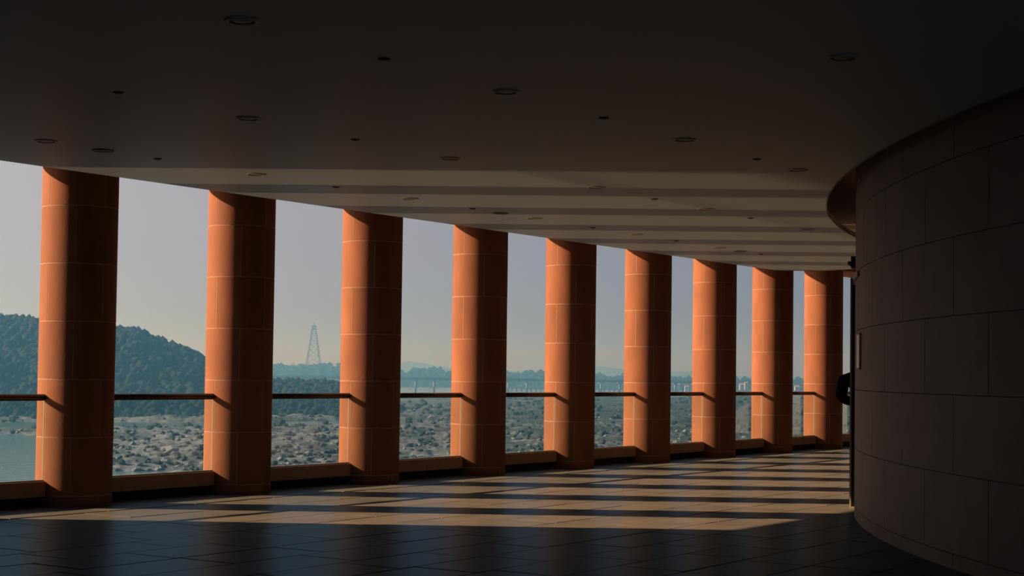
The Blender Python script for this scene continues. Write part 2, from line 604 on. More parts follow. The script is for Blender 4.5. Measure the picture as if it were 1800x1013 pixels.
def column(i, label):
    p = uv(i, 0)
    root = tag(empty('stone_column', p), label, 'column', 'red sandstone columns along the windows')
    obj('mortar_core', core_a, root)
    for ci, me_ in enumerate(CM + [TOP_A]):
        off = 0.0 if ci % 2 == 0 else QUART / 2
        if (6 - ci) % 2 == 1: off = QUART / 2
        else: off = 0.0
        for q in range(4):
            a = A_J + off + q * QUART + random.uniform(-0.004, 0.004)
            mid = a + QUART / 2
            d = random.uniform(0.0, 0.0012)
            obj('stone_block', me_, root, (d * math.cos(mid), d * math.sin(mid), 0), (0, 0, a))
    return root


column(-1, 'red sandstone column at the end of the solid wall, outside the left edge of the view')
for i in range(10):
    if i == 0: lab = 'leftmost sandstone column in view, the widest and nearest of the row'
    elif i == 8: lab = 'ninth sandstone column from the left, last full one before the curved wall'
    elif i == 9: lab = 'sliver of the tenth sandstone column showing behind the door edge'
    else: lab = '%s round sandstone column from the left in the window row' % ORD[i]
    column(i, lab)

# ------------------------------------------------------------------ sills, glass and handrails between the columns
GL_V = -0.03
HS, HR = 0.250, 1.073
for i in range(-1, 9):
    half = RC - 0.012
    ln = S - 2 * half
    mid = uv(i + 0.5, 0)
    if i == -1: where = 'at the left edge of the view beside the leftmost column'
    elif i == 8: where = 'between the ninth column and the door edge'
    else: where = 'between the %s and %s columns from the left' % ('first' if i == 0 else ORD[i], ORD[i + 1])
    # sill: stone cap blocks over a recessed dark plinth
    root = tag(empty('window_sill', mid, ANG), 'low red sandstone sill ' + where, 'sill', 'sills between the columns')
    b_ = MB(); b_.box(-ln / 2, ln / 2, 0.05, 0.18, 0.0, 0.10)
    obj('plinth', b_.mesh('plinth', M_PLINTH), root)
    for k in range(2):
        x0 = -ln / 2 + k * ln / 2 + (0.003 if k else 0)
        x1 = x0 + ln / 2 - (0.003 if k else 0.0)
        b_ = MB(); b_.box(x0, x1, -0.02, 0.20, 0.10, HS, 0.006)
        obj('sill_stone', b_.mesh('sill_stone', M_SILL), root)
    # glass
    root = tag(empty('glass_panel', (mid.x, mid.y, HS), ANG), 'clear glass balustrade panel ' + where, 'glass panel', 'glass panels under the handrails')
    b_ = MB(); b_.box(-ln / 2 + 0.012, ln / 2 - 0.012, -GL_V - 0.005, -GL_V + 0.005, 0.012, HR - HS - 0.02)
    obj('pane', b_.mesh('pane', M_GLASS), root)
    b_ = MB(); b_.box(-ln / 2 + 0.004, ln / 2 - 0.004, -GL_V - 0.012, -GL_V + 0.012, 0.0, 0.013)
    obj('bottom_channel', b_.mesh('bottom_channel', M_EDGE), root)
    for s_ in (-1, 1):
        b_ = MB(); xx = s_ * (ln / 2 - 0.010)
        b_.box(xx - 0.002, xx + 0.002, -GL_V - 0.006, -GL_V + 0.006, 0.013, HR - HS - 0.02)
        obj('edge_seal', b_.mesh('edge_seal', M_EDGE), root)
    # rail
    root = tag(empty('handrail', (mid.x, mid.y, HR), ANG), 'dark round metal handrail ' + where, 'handrail', 'handrails between the columns')
    b_ = MB(); b_.bar((-ln / 2 + 0.004, -GL_V, 0), (ln / 2 - 0.004, -GL_V, 0), 0.029, 12)
    obj('rail_tube', b_.mesh('rail_tube', M_RAIL, True), root)
    b_ = MB(); b_.box(-ln / 2 + 0.02, ln / 2 - 0.02, -GL_V - 0.008, -GL_V + 0.008, -0.036, -0.018)
    obj('glass_clamp', b_.mesh('glass_clamp', M_RAIL), root)

# ------------------------------------------------------------------ recessed ceiling lights and detectors
ring_me = lathe('trim_ring', [(0.070, -0.001), (0.072, -0.009), (0.087, -0.009), (0.093, -0.004), (0.094, 0.0)], 32, M_LAMPRING)
cup_me = lathe('reflector', [(0.072, -0.006), (0.064, -0.0005), (0.052, -0.002), (0.050, -0.0025)], 32, M_LAMPIN)
dif_me = lathe('diffuser', [(0.052, -0.003), (0.044, -0.006), (0.03, -0.008), (0.0005, -0.009)], 24, M_LAMPGL)
rowname = {2.32: 'row nearest the columns', 4.57: 'second row from the columns', 6.81: 'third row from the columns', 9.1: 'row by the curved wall'}


def light_label(v, k, n, extra=''):
    pos = ORD[k] if k < len(ORD) else 'last'
    return 'round recessed ceiling light, %s from the left in the %s%s' % (pos if pos != 'leftmost' else 'first', rowname[v], extra)


big = {2.32: [-1.02, 0.03, 1.03, 2.05, 3.08, 4.10], 4.57: [-1.04, 0.02, 1.05, 2.04, 3.20], 6.81: [-2.08, -1.03, 0.02, 0.92], 9.1: [-1.01]}
for v, us in big.items():
    for k, u in enumerate(us):
        p = uv(u, v, H)
        if v == 9.1: lab = 'single large recessed ceiling light near the curved wall at upper right'
        else: lab = light_label(v, k, len(us))
        r = tag(empty('recessed_light', p), lab, 'ceiling light', 'recessed lights in the plaster ceiling')
        obj('trim_ring', ring_me, r); obj('reflector', cup_me, r); obj('diffuser', dif_me, r)
# round speaker grilles between the lights of the nearest row
spk_plate = lathe('grille', [(0.082, -0.004), (0.06, -0.007), (0.0005, -0.008)], 28, M_LAMPIN)
spk_ring = lathe('rim', [(0.080, -0.002), (0.083, -0.009), (0.090, -0.008), (0.093, 0.0)], 28, M_LAMPIN)
for u, where in ((-0.76, 'by the leftmost column'), (1.76, 'near the fifth column'), (4.39, 'near the eighth column')):
    r = tag(empty('ceiling_speaker', uv(u, 2.31, H)), 'round dark ceiling speaker beside the downlights ' + where, 'speaker', 'ceiling speakers')
    obj('grille', spk_plate, r); obj('rim', spk_ring, r)
# small detectors, halfway between the lights
det_base = lathe('base', [(0.037, 0.0), (0.037, -0.004), (0.032, -0.006)], 20, M_BLACK)
det_dome = lathe('dome', [(0.030, -0.006), (0.024, -0.009), (0.014, -0.011), (0.0005, -0.012)], 20, M_BLACK)
small = {2.32: [-0.50, 0.52, 1.52, 2.62, 3.55, 4.68], 4.57: [-1.57, -0.52, 1.55, 2.52], 6.81: [-1.57, -0.50, 0.57]}
for v, us in small.items():
    for k, u in enumerate(us):
        r = tag(empty('smoke_detector', uv(u, v, H)), 'tiny dark ceiling detector, %s from the left in the %s' % ('first' if k == 0 else ORD[k], rowname[v]), 'detector', 'ceiling detectors')
        obj('base', det_base, r); obj('dome', det_dome, r)

# ------------------------------------------------------------------ door, sign and camera on the curved wall
def drum_pt(y, out=0.0):
    a = math.asin((y - DRUM_C.y) / DRUM_R)
    return Vector((DRUM_C.x - (DRUM_R + out) * math.cos(a), y)), math.atan2(y - DRUM_C.y, -(DRUM_R * math.cos(a)))


def radial_box(name, y0, y1, d0, d1, z0, z1, m, n=6):
    """box following the drum between plan heights y0..y1, standing d0..d1 proud of the wall"""
    v_, f_ = [], []
    for k in range(n + 1):
        y = y0 + (y1 - y0) * k / n
        a = math.asin((y - DRUM_C.y) / DRUM_R)
        for d, z in ((d1, z0), (d1, z1), (d0, z1), (d0, z0)):
            v_.append((DRUM_C.x - (DRUM_R + d) * math.cos(a), DRUM_C.y + (DRUM_R + d) * math.sin(a), z))
    for k in range(n):
        i = 4 * k
        for e in range(4):
            f_.append((i + e, i + (e + 1) % 4, i + 4 + (e + 1) % 4, i + 4 + e))
    f_ += [(3, 2, 1, 0), (4 * n, 4 * n + 1, 4 * n + 2, 4 * n + 3)]
    me_ = mesh(name, v_, f_, m)
    bm_ = bmesh.new(); bm_.from_mesh(me_); bmesh.ops.recalc_face_normals(bm_, faces=bm_.faces); bm_.to_mesh(me_); bm_.free()
    return me_


door = tag(empty('door_1'), 'tall dark door leaf seen edge-on at the end of the curved wall', 'door', kind='structure')
obj('door_leaf', radial_box('door_leaf', 17.04, 17.94, 0.003, 0.064, 0.012, 2.42, M_DOOR), door)
obj('edge_strip', radial_box('edge_strip', 17.025, 17.04, 0.052, 0.070, 0.0, 2.42, M_TRIM, 1), door)
obj('door_bottom', radial_box('door_bottom', 16.99, 17.04, 0.003, 0.066, 0.0, 0.014, M_TRIM, 1), door)
obj('door_head', radial_box('door_head', 15.2, 16.7, 0.0, 0.022, 2.325, 2.375, M_TRIM), door)

sg = tag(empty('wall_sign'), 'narrow pale-framed sign seen edge-on on the curved wall', 'sign')
obj('sign_panel', radial_box('sign_panel', 14.98, 15.36, 0.0, 0.014, 1.46, 1.77, M_SIGN), sg)
obj('sign_frame', radial_box('sign_frame', 14.965, 14.98, 0.0, 0.020, 1.445, 1.785, M_LAMPRING, 1), sg)

cm = tag(empty('wall_camera'), 'small black camera box on the curved wall above the door', 'camera')
obj('housing', radial_box('housing', 16.99, 17.20, 0.0, 0.064, 2.53, 2.65, M_BLACK, 2), cm)
pc, _ = drum_pt(17.08, 0.078)
lens = lathe('lens', [(0.0005, 0.03), (0.02, 0.03), (0.024, 0.0), (0.024, -0.03)], 14, M_LENS)
obj('lens', lens, cm, (pc.x, pc.y, 2.575), (0, -1.2, 0))

# ------------------------------------------------------------------ person in black half hidden behind the curved wall
def skinned(name, joints, edges, radii, m, levels=2, parent=None):
    me_ = bpy.data.meshes.new(name)
    me_.from_pydata(joints, edges, [])
    o = bpy.data.objects.new(name, me_)
    COL.objects.link(o)
    md = o.modifiers.new('skin', 'SKIN')
    md.use_smooth_shade = True
    for k, r in enumerate(radii):
        sv = me_.skin_vertices[0].data[k] if me_.skin_vertices else None
        if sv is None: break
        sv.radius = r if isinstance(r, tuple) else (r, r)
    if me_.skin_vertices:
        me_.skin_vertices[0].data[0].use_root = True
    sd = o.modifiers.new('sub', 'SUBSURF')
    sd.levels = sd.render_levels = levels
    dg = bpy.context.evaluated_depsgraph_get()
    em = bpy.data.meshes.new_from_object(o.evaluated_get(dg))
    o.modifiers.clear()
    o.data = em
    em.name = name
    em.materials.clear(); em.materials.append(m)
    em.polygons.foreach_set('use_smooth', [True] * len(em.polygons))
    if parent: o.parent = parent
    return o


def skin_layer(joints, edges, radii, name, m, levels=2, parent=None):
    # add the skin layer through bmesh so that it exists before the modifier is evaluated
    me_ = bpy.data.meshes.new(name)
    bm_ = bmesh.new()
    lay = bm_.verts.layers.skin.verify()
    vs_ = [bm_.verts.new(j) for j in joints]
    for v_, r in zip(vs_, radii):
        v_[lay].radius = r if isinstance(r, tuple) else (r, r)
    vs_[0][lay].use_root = True
    for a, b in edges:
        bm_.edges.new((vs_[a], vs_[b]))
    bm_.to_mesh(me_); bm_.free()
    o = bpy.data.objects.new(name, me_)
    COL.objects.link(o)
    o.modifiers.new('skin', 'SKIN')
    sd = o.modifiers.new('sub', 'SUBSURF')
    sd.levels = sd.render_levels = levels
    dg = bpy.context.evaluated_depsgraph_get()
    em = bpy.data.meshes.new_from_object(o.evaluated_get(dg))
    o.modifiers.clear()
    o.data = em
    em.name = name
    em.materials.clear(); em.materials.append(m)
    em.polygons.foreach_set('use_smooth', [True] * len(em.polygons))
    if parent: o.parent = parent
    return o


PX, PYY = 5.165, 24.0
person = tag(empty('person', (PX, PYY, 0)), 'person in black clothes leaning out from behind the door edge', 'person')
# back to the viewer (local +y is away), hips to the right, shoulders leaning left, forearms forward
jt = [(0.13, 0, 0.96), (0.09, 0, 1.09), (0.01, 0.01, 1.24), (-0.05, 0.02, 1.37), (0.0, 0.03, 1.45), (0.03, 0.04, 1.50),
      (0.04, 0, 0.91), (0.035, 0.02, 0.51), (0.04, -0.02, 0.10), (0.035, 0.10, 0.045),
      (0.23, 0, 0.91), (0.245, 0.02, 0.51), (0.25, -0.02, 0.10), (0.255, 0.10, 0.045),
      (-0.225, 0.0, 1.335), (-0.275, -0.02, 1.08), (-0.04, 0.22, 1.00),
      (0.13, 0.0, 1.345), (0.24, -0.01, 1.10), (0.16, 0.20, 1.00)]
ed = [(0, 1), (1, 2), (2, 3), (3, 4), (4, 5), (0, 6), (6, 7), (7, 8), (8, 9), (0, 10), (10, 11), (11, 12), (12, 13),
      (3, 14), (14, 15), (15, 16), (3, 17), (17, 18), (18, 19)]
ra = [(0.175, 0.125), (0.165, 0.12), (0.180, 0.125), (0.155, 0.105), 0.062, 0.058,
      0.098, 0.070, 0.050, 0.040, 0.098, 0.070, 0.050, 0.040,
      0.105, 0.095, 0.060, 0.098, 0.080, 0.050]
skin_layer(jt, ed, ra, 'body', M_CLOTH, 2, person)
# head with face, ears and hair
bm = bmesh.new()
bmesh.ops.create_uvsphere(bm, u_segments=24, v_segments=16, radius=1.0)
for v_ in bm.verts:
    x, y, z = v_.co
    w = 0.076 * (1 - 0.18 * max(0, -z))
    d = 0.096 * (1 - 0.10 * max(0, -z))
    nose = 0.018 * math.exp(-((x / 0.16) ** 2)) * math.exp(-(((z + 0.18) / 0.22) ** 2)) if y > 0 else 0
    chin = 0.010 * math.exp(-(((z + 0.85) / 0.25) ** 2)) if y > 0 else 0
    v_.co = (x * w, y * d + nose + chin, z * 0.118)
me = bpy.data.meshes.new('head'); bm.to_mesh(me); bm.free()
me.materials.append(M_SKIN); me.polygons.foreach_set('use_smooth', [True] * len(me.polygons))
head = obj('head', me, person, (0.06, 0.055, 1.59))
for s_ in (-1, 1):
    bm = bmesh.new(); bmesh.ops.create_icosphere(bm, subdivisions=2, radius=1)
    for v_ in bm.verts: v_.co = (v_.co.x * 0.010, v_.co.y * 0.018, v_.co.z * 0.030)
    me = bpy.data.meshes.new('ear'); bm.to_mesh(me); bm.free(); me.materials.append(M_SKIN)
    obj('ear', me, head, (s_ * 0.077, -0.005, -0.01))
    bm = bmesh.new(); bmesh.ops.create_icosphere(bm, subdivisions=2, radius=0.011)
    me = bpy.data.meshes.new('eye'); bm.to_mesh(me); bm.free(); me.materials.append(M_EYE)
    obj('eye', me, head, (s_ * 0.030, 0.081, 0.006))
bm = bmesh.new(); bmesh.ops.create_icosphere(bm, subdivisions=2, radius=1)
for v_ in bm.verts: v_.co = (v_.co.x * 0.024, v_.co.y * 0.008, v_.co.z * 0.007)
me = bpy.data.meshes.new('mouth'); bm.to_mesh(me); bm.free(); me.materials.append(M_LIP)
obj('mouth', me, head, (0, 0.088, -0.058))
bm = bmesh.new(); bmesh.ops.create_uvsphere(bm, u_segments=24, v_segments=16, radius=1)
for v_ in bm.verts:
    x, y, z = v_.co
    if y > 0.45 and z < 0.45: v_.co = (x * 0.070, y * 0.080, z * 0.10)
    elif z < -0.35: v_.co = (x * 0.066, y * 0.085, z * 0.09)
    else: v_.co = (x * 0.086, y * 0.106, z * 0.130)
me = bpy.data.meshes.new('hair'); bm.to_mesh(me); bm.free(); me.materials.append(M_HAIR)
me.polygons.foreach_set('use_smooth', [True] * len(me.polygons))
obj('hair', me, head, (0, -0.008, 0.008))


def hand(side, wrist, direction, curl):
    d = Vector(direction).normalized()
    sidev = Vector((0, 0, 1)).cross(d)
    if sidev.length < 0.2: sidev = Vector((0, 1, 0))
    sidev.normalize()
    nrm = d.cross(sidev)
    w = Vector(wrist)
    J_, E_, R_ = [w, w + d * 0.045, w + d * 0.085], [(0, 1), (1, 2)], [(0.028, 0.018), (0.038, 0.016), (0.040, 0.014)]
    for k, (off, ln_) in enumerate(((-0.030, 0.070), (-0.010, 0.080), (0.010, 0.075), (0.029, 0.058))):
        b0 = len(J_)
        q = w + d * 0.088 + sidev * off
        dirv = d.copy()
        J_.append(q); R_.append(0.0095); E_.append((2, b0))
        for s3 in range(3):
            dirv = (dirv + nrm * curl).normalized()
            q = q + dirv * (ln_ / 3)
            J_.append(q); R_.append(0.0088 - 0.0008 * s3); E_.append((b0 + s3, b0 + s3 + 1))
    b0 = len(J_)
    q = w + d * 0.03 - sidev * 0.035 * side
    J_.append(q); R_.append(0.012); E_.append((0, b0))
    for s3 in range(2):
        q = q + (d * 0.8 - sidev * 0.5 * side + nrm * 0.3).normalized() * 0.03
        J_.append(q); R_.append(0.010); E_.append((b0 + s3, b0 + s3 + 1))
    skin_layer([tuple(j) for j in J_], E_, R_, 'hand', M_SKIN, 1, person)


hand(-1, (-0.04, 0.22, 1.00), (0.5, 0.8, 0.1), 0.25)
hand(1, (0.16, 0.20, 1.00), (-0.4, 0.85, 0.1), 0.25)
for s_ in (-1, 1):
    b_ = MB()
    prof = [(-0.045, -0.10), (0.045, -0.10), (0.050, 0.05), (0.042, 0.14), (0.0, 0.165), (-0.042, 0.14), (-0.050, 0.05)]
    n_ = len(prof)
    b_.add([(x, y, 0) for x, y in prof] + [(x * 0.98, y, 0.045) for x, y in prof] + [(x * 0.7, -0.09 + (y + 0.10) * 0.72, 0.095) for x, y in prof],
           [tuple(range(n_))[::-1]] + [(a * n_ + k, a * n_ + (k + 1) % n_, (a + 1) * n_ + (k + 1) % n_, (a + 1) * n_ + k) for a in range(2) for k in range(n_)] + [tuple(range(2 * n_, 3 * n_))])
    obj('shoe', b_.mesh('shoe', M_BLACK), person, (0.145 + s_ * 0.108, 0.0, 0))

# ------------------------------------------------------------------ outdoors: riverbed, hill, far bank, bridges, pylon
ZW = -14.0                                            # river level below the hall floor


def hash2(ix, iy, seed):
    h_ = (ix.astype(np.int64) * 374761393 + iy.astype(np.int64) * 668265263 + seed * 144665) & 0x7fffffff
    h_ = ((h_ ^ (h_ >> 13)) * 1274126177) & 0x7fffffff
    return ((h_ ^ (h_ >> 16)) & 0xffff) / 65535.0


def vnoise(x, y, seed):
    ix, iy = np.floor(x), np.floor(y)
    fx, fy = x - ix, y - iy
    fx, fy = fx * fx * (3 - 2 * fx), fy * fy * (3 - 2 * fy)
    a = hash2(ix, iy, seed); b = hash2(ix + 1, iy, seed); c = hash2(ix, iy + 1, seed); d = hash2(ix + 1, iy + 1, seed)
    return (a * (1 - fx) + b * fx) * (1 - fy) + (c * (1 - fx) + d * fx) * fy


def fbm(x, y, seed, octv=5, ridged=False):
    s_, amp, tot = 0, 1.0, 0
    for k in range(octv):
        n_ = vnoise(x * 2 ** k, y * 2 ** k, seed + k)
        if ridged: n_ = 1 - np.abs(2 * n_ - 1)
        s_ = s_ + amp * n_; tot += amp; amp *= 0.5
    return s_ / tot


def sstep(a, b, x):
    t_ = np.clip((x - a) / (b - a), 0, 1)
    return t_ * t_ * (3 - 2 * t_)


# skyline of the near wooded hill: azimuth (rad) against angle above eye level, read along its crest
def az_el(x, y):
    d = ray(x, y)
    return math.atan2(d.x, d.y), d.z / math.hypot(d.x, d.y)


hill_line = sorted(az_el(*q) for q in [(-400, 560), (-250, 530), (-120, 528), (0, 549), (62, 556), (130, 562), (205, 571), (240, 570), (268, 582), (300, 595), (330, 603), (358, 618), (400, 634), (450, 652), (480, 660), (540, 662), (600, 664), (640, 672), (700, 695)])
HA = np.array([a for a, e in hill_line]); HE = np.array([e for a, e in hill_line])


def ground(az, D):
    x, y = D * np.sin(az), D * np.cos(az)
    g = ZW + 0.35 + 2.2 * (fbm(x / 26, y / 40, 3, 5) - 0.42) + 2.1 * (fbm(x / 16, y / 11, 21, 5, True) - 0.62)
    g = g + 0.9 * (fbm(x / 4.5, y / 3.2, 31, 3, True) - 0.6) + 0.30 * (vnoise(x / 0.9, y / 0.8, 36) - 0.5)
    g = g + 1.0 * (fbm(x / 90, y / 120, 40, 3) - 0.4)
    # open water: river on the left, pools, and the wide river under the bridges
    riv = sstep(-0.268, -0.300, az) * sstep(430, 330, D)
    riv = np.maximum(riv, sstep(-0.19, -0.215, az) * sstep(262, 235, D))
    wob = 18 * (fbm(az * 40, az * 0 + 3, 77, 3) - 0.5)
    riv = np.maximum(riv, sstep(-0.165, -0.18, az) * sstep(428, 440, D + wob) * sstep(490, 470, D + wob))
    riv = np.maximum(riv, 0.85 * sstep(-0.165, -0.15, az) * sstep(-0.085, -0.105, az) * sstep(440, 462, D + 2 * wob) * sstep(520, 498, D + 2 * wob))
    riv = np.maximum(riv, sstep(1120, 1230, D + 40 * (fbm(az * 30, az * 0 + 9, 5, 3) - 0.5)) * sstep(-0.14, -0.10, az) * sstep(0.14, 0.10, az))
    g = g * (1 - riv) + (ZW - 1.5) * riv
    # scrub flat rises a little to the right
    g = g + 2.0 * sstep(0.07, 0.16, az) * sstep(500, 800, D)
    return g


naz, nd = 1100, 420
AZ = np.linspace(math.radians(-27), math.radians(22), naz)
DS = 1.0 / np.linspace(1 / 120.0, 1 / 2100.0, nd)
A2, D2 = np.meshgrid(AZ, DS)
G2 = ground(A2, D2)
V = np.stack([D2 * np.sin(A2), D2 * np.cos(A2), G2], -1).reshape(-1, 3)
ii = np.arange(nd * naz).reshape(nd, naz)
Fq = np.stack([ii[:-1, :-1], ii[:-1, 1:], ii[1:, 1:], ii[1:, :-1]], -1).reshape(-1, 4)

# riverbed material: grey-brown rock, dull green scrub
m = bpy.data.materials.new('riverbed_rock'); m.use_nodes = True
t = m.node_tree; b = t.nodes['Principled BSDF']; b.inputs['Roughness'].default_value = 0.95; b.inputs['Specular IOR Level'].default_value = 0.1
ge = t.nodes.new('ShaderNodeNewGeometry')
n1 = t.nodes.new('ShaderNodeTexNoise'); n1.inputs['Scale'].default_value = 0.055; n1.inputs['Detail'].default_value = 8; n1.inputs['Roughness'].default_value = 0.7
n2 = t.nodes.new('ShaderNodeTexNoise'); n2.inputs['Scale'].default_value = 0.6; n2.inputs['Detail'].default_value = 4
t.links.new(ge.outputs['Position'], n1.inputs['Vector']); t.links.new(ge.outputs['Position'], n2.inputs['Vector'])
r1 = t.nodes.new('ShaderNodeValToRGB')
r1.color_ramp.elements[0].position = 0.40; r1.color_ramp.elements[0].color = (0.024, 0.044, 0.050, 1)
r1.color_ramp.elements[1].position = 0.58; r1.color_ramp.elements[1].color = (0.105, 0.142, 0.180, 1)
sx = t.nodes.new('ShaderNodeSeparateXYZ'); t.links.new(ge.outputs['Position'], sx.inputs[0])
gx = t.nodes.new('ShaderNodeMapRange'); gx.inputs['From Min'].default_value = -60; gx.inputs['From Max'].default_value = 110; gx.inputs['To Min'].default_value = 0.03; gx.inputs['To Max'].default_value = -0.20
t.links.new(sx.outputs['X'], gx.inputs['Value'])                 # scrub thickens towards the right bank
ad = t.nodes.new('ShaderNodeMath'); ad.operation = 'ADD'
t.links.new(n1.outputs['Fac'], ad.inputs[0]); t.links.new(gx.outputs[0], ad.inputs[1])
t.links.new(ad.outputs[0], r1.inputs['Fac'])
r2 = t.nodes.new('ShaderNodeMapRange'); r2.inputs['From Min'].default_value = 0.35; r2.inputs['From Max'].default_value = 0.72; r2.inputs['To Min'].default_value = 0.55; r2.inputs['To Max'].default_value = 1.5
t.links.new(n2.outputs['Fac'], r2.inputs['Value'])
sc_ = t.nodes.new('ShaderNodeVectorMath'); sc_.operation = 'SCALE'
t.links.new(r1.outputs['Color'], sc_.inputs[0]); t.links.new(r2.outputs[0], sc_.inputs['Scale'])
t.links.new(sc_.outputs[0], b.inputs['Base Color'])
M_BED = m
tag(obj('riverbed', np_mesh('riverbed', V, Fq, M_BED, True)), 'rocky grey-brown riverbed with scrub below the windows', 'riverbed', kind='structure')

m = bpy.data.materials.new('river_water'); m.use_nodes = True
b = m.node_tree.nodes['Principled BSDF']
b.inputs['Base Color'].default_value = (0.04, 0.11, 0.15, 1); b.inputs['Roughness'].default_value = 0.16
n1 = m.node_tree.nodes.new('ShaderNodeTexNoise'); n1.inputs['Scale'].default_value = 0.5; n1.inputs['Detail'].default_value = 4
ge = m.node_tree.nodes.new('ShaderNodeNewGeometry'); m.node_tree.links.new(ge.outputs['Position'], n1.inputs['Vector'])
bp = m.node_tree.nodes.new('ShaderNodeBump'); bp.inputs['Strength'].default_value = 0.5; bp.inputs['Distance'].default_value = 0.25
m.node_tree.links.new(n1.outputs['Fac'], bp.inputs['Height']); m.node_tree.links.new(bp.outputs[0], b.inputs['Normal'])
M_WATER = m
wv = []
for D in (118, 2300):
    for k in range(24):
        a = math.radians(-28 + 51 * k / 23)
        wv.append((D * math.sin(a), D * math.cos(a), ZW))
tag(obj('river', mesh('river', wv, [(k, k + 1, 25 + k, 24 + k) for k in range(23)], M_WATER)), 'still pale blue river water lying in pools around the rocks', 'river', kind='structure')

M_HILL = mat('wooded_ground', (0.012, 0.022, 0.024), 0.95, var=0.3, scale=0.05, spec=0.05)
M_TREE = mat('tree_foliage', (0.010, 0.021, 0.024), 0.9, var=0.45, scale=0.15, spec=0.05)
M_SHRUB = mat('shrub_foliage', (0.030, 0.050, 0.054), 0.9, var=0.4, scale=0.8, spec=0.05)
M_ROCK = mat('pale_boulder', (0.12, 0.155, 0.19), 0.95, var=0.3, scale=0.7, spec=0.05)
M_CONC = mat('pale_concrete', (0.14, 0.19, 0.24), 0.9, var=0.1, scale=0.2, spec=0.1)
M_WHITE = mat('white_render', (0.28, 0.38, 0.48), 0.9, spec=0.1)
M_WIN = mat('window_dark', (0.04, 0.045, 0.05), 0.5)
M_ROOF = mat('grey_roof', (0.22, 0.18, 0.16), 0.9)
M_STEEL = mat('grey_steel', (0.07, 0.08, 0.09), 0.7)

# near hill
def hill_z(az, D, line_a, line_e, d0, dr, d1, tree):
    e = np.interp(az, line_a, line_e)
    top = CAM_H + e * dr - tree
    up = sstep(d0, dr, D); dn = 1 - sstep(dr, d1, D)
    base = ZW - 2.0
    return base + (top - base) * np.where(D < dr, up, dn)


def hill_mesh(name, a0, a1, na, d0, dr, d1, nd_, la, le, tree, rough_, seed, label):
    A, D = np.meshgrid(np.linspace(a0, a1, na), np.linspace(d0, d1, nd_))
    Z = hill_z(A, D, la, le, d0, dr, d1, tree)
    X, Y = D * np.sin(A), D * np.cos(A)
    Z = Z + rough_ * (fbm(X / 35, Y / 35, seed, 4) - 0.5) * sstep(d0, d0 + 40, D)
    i_ = np.arange(na * nd_).reshape(nd_, na)
    F_ = np.stack([i_[:-1, :-1], i_[:-1, 1:], i_[1:, 1:], i_[1:, :-1]], -1).reshape(-1, 4)
    o = tag(obj(name, np_mesh(name, np.stack([X, Y, Z], -1).reshape(-1, 3), F_, M_HILL, True)), label, 'hill', kind='structure')

    def zf(a, d):
        x, y = d * np.sin(a), d * np.cos(a)
        return hill_z(a, d, la, le, d0, dr, d1, tree) + rough_ * (fbm(x / 35, y / 35, seed, 4) - 0.5) * sstep(d0, d0 + 40, d)
    return o, zf


bm = bmesh.new(); bmesh.ops.create_icosphere(bm, subdivisions=2, radius=1.0)
ICO_V = np.array([v_.co[:] for v_ in bm.verts]); ICO_F = np.array([[v_.index for v_ in f.verts] for f in bm.faces]); bm.free()
bm = bmesh.new(); bmesh.ops.create_icosphere(bm, subdivisions=1, radius=1.0)
ICO1_V = np.array([v_.co[:] for v_ in bm.verts]); ICO1_F = np.array([[v_.index for v_ in f.verts] for f in bm.faces]); bm.free()


def blobs(centers, radii, iv, if_, zs=1.0, rough_=0.28):
    n_ = len(centers); k = len(iv)
    nz = 1 + rough_ * (RNG.random((n_, k, 1)) * 2 - 1)
    V_ = iv[None] * nz * np.asarray(radii)[:, None, None]
    V_[:, :, 2] *= zs
    V_ = V_ + np.asarray(centers)[:, None, :]
    F_ = if_[None] + (np.arange(n_) * k)[:, None, None]
    return V_.reshape(-1, 3), F_.reshape(-1, 3)


hill, zf = hill_mesh('wooded_hill', math.radians(-27), math.radians(-4.5), 180, 500, 640, 860, 40, HA, HE, 4.0, 7.0, 60, 'steep wooded hill in blue haze on the left bank')
n_ = 9000
a = RNG.uniform(math.radians(-27), math.radians(-4.8), n_); d = 505 + (RNG.random(n_) ** 0.8) * 190
r = RNG.uniform(0.8, 1.9, n_)
c = np.stack([d * np.sin(a), d * np.cos(a), zf(a, d) + r * 0.6], -1)
keep = c[:, 2] > ZW - 0.5
Vt, Ft = blobs(c[keep], r[keep], ICO1_V, ICO1_F, 1.2)
tag(obj('forest', np_mesh('forest', Vt, Ft, M_TREE, True)), 'dense dark trees covering the left hill', 'forest', kind='stuff')

# far bank: low wooded ridge behind the bridges
ridge_line = sorted(az_el(*q) for q in [(300, 646), (420, 640), (480, 643), (540, 644), (600, 647), (660, 650), (704, 653), (740, 651), (765, 648), (790, 654), (860, 659), (900, 655), (940, 656), (1000, 661), (1045, 662), (1097, 664), (1150, 664), (1200, 666), (1260, 666), (1300, 667), (1400, 668), (1500, 669), (1700, 668)])
RA_ = np.array([q[0] for q in ridge_line]); RE_ = np.array([q[1] for q in ridge_line])
ridge, zr = hill_mesh('far_bank', math.radians(-14), math.radians(17), 160, 1760, 1980, 2400, 24, RA_, RE_, 5.0, 6.0, 90, 'low wooded far bank behind the bridge')
n_ = 1500
a = RNG.uniform(math.radians(-14), math.radians(17), n_); d = 1770 + RNG.random(n_) * 260
r = RNG.uniform(3.0, 6.5, n_)
c = np.stack([d * np.sin(a), d * np.cos(a), zr(a, d) + r * 0.5], -1)
Vt, Ft = blobs(c, r, ICO1_V, ICO1_F, 1.0)
tag(obj('far_forest', np_mesh('far_forest', Vt, Ft, M_TREE, False)), 'distant tree cover along the far bank', 'forest', kind='stuff')
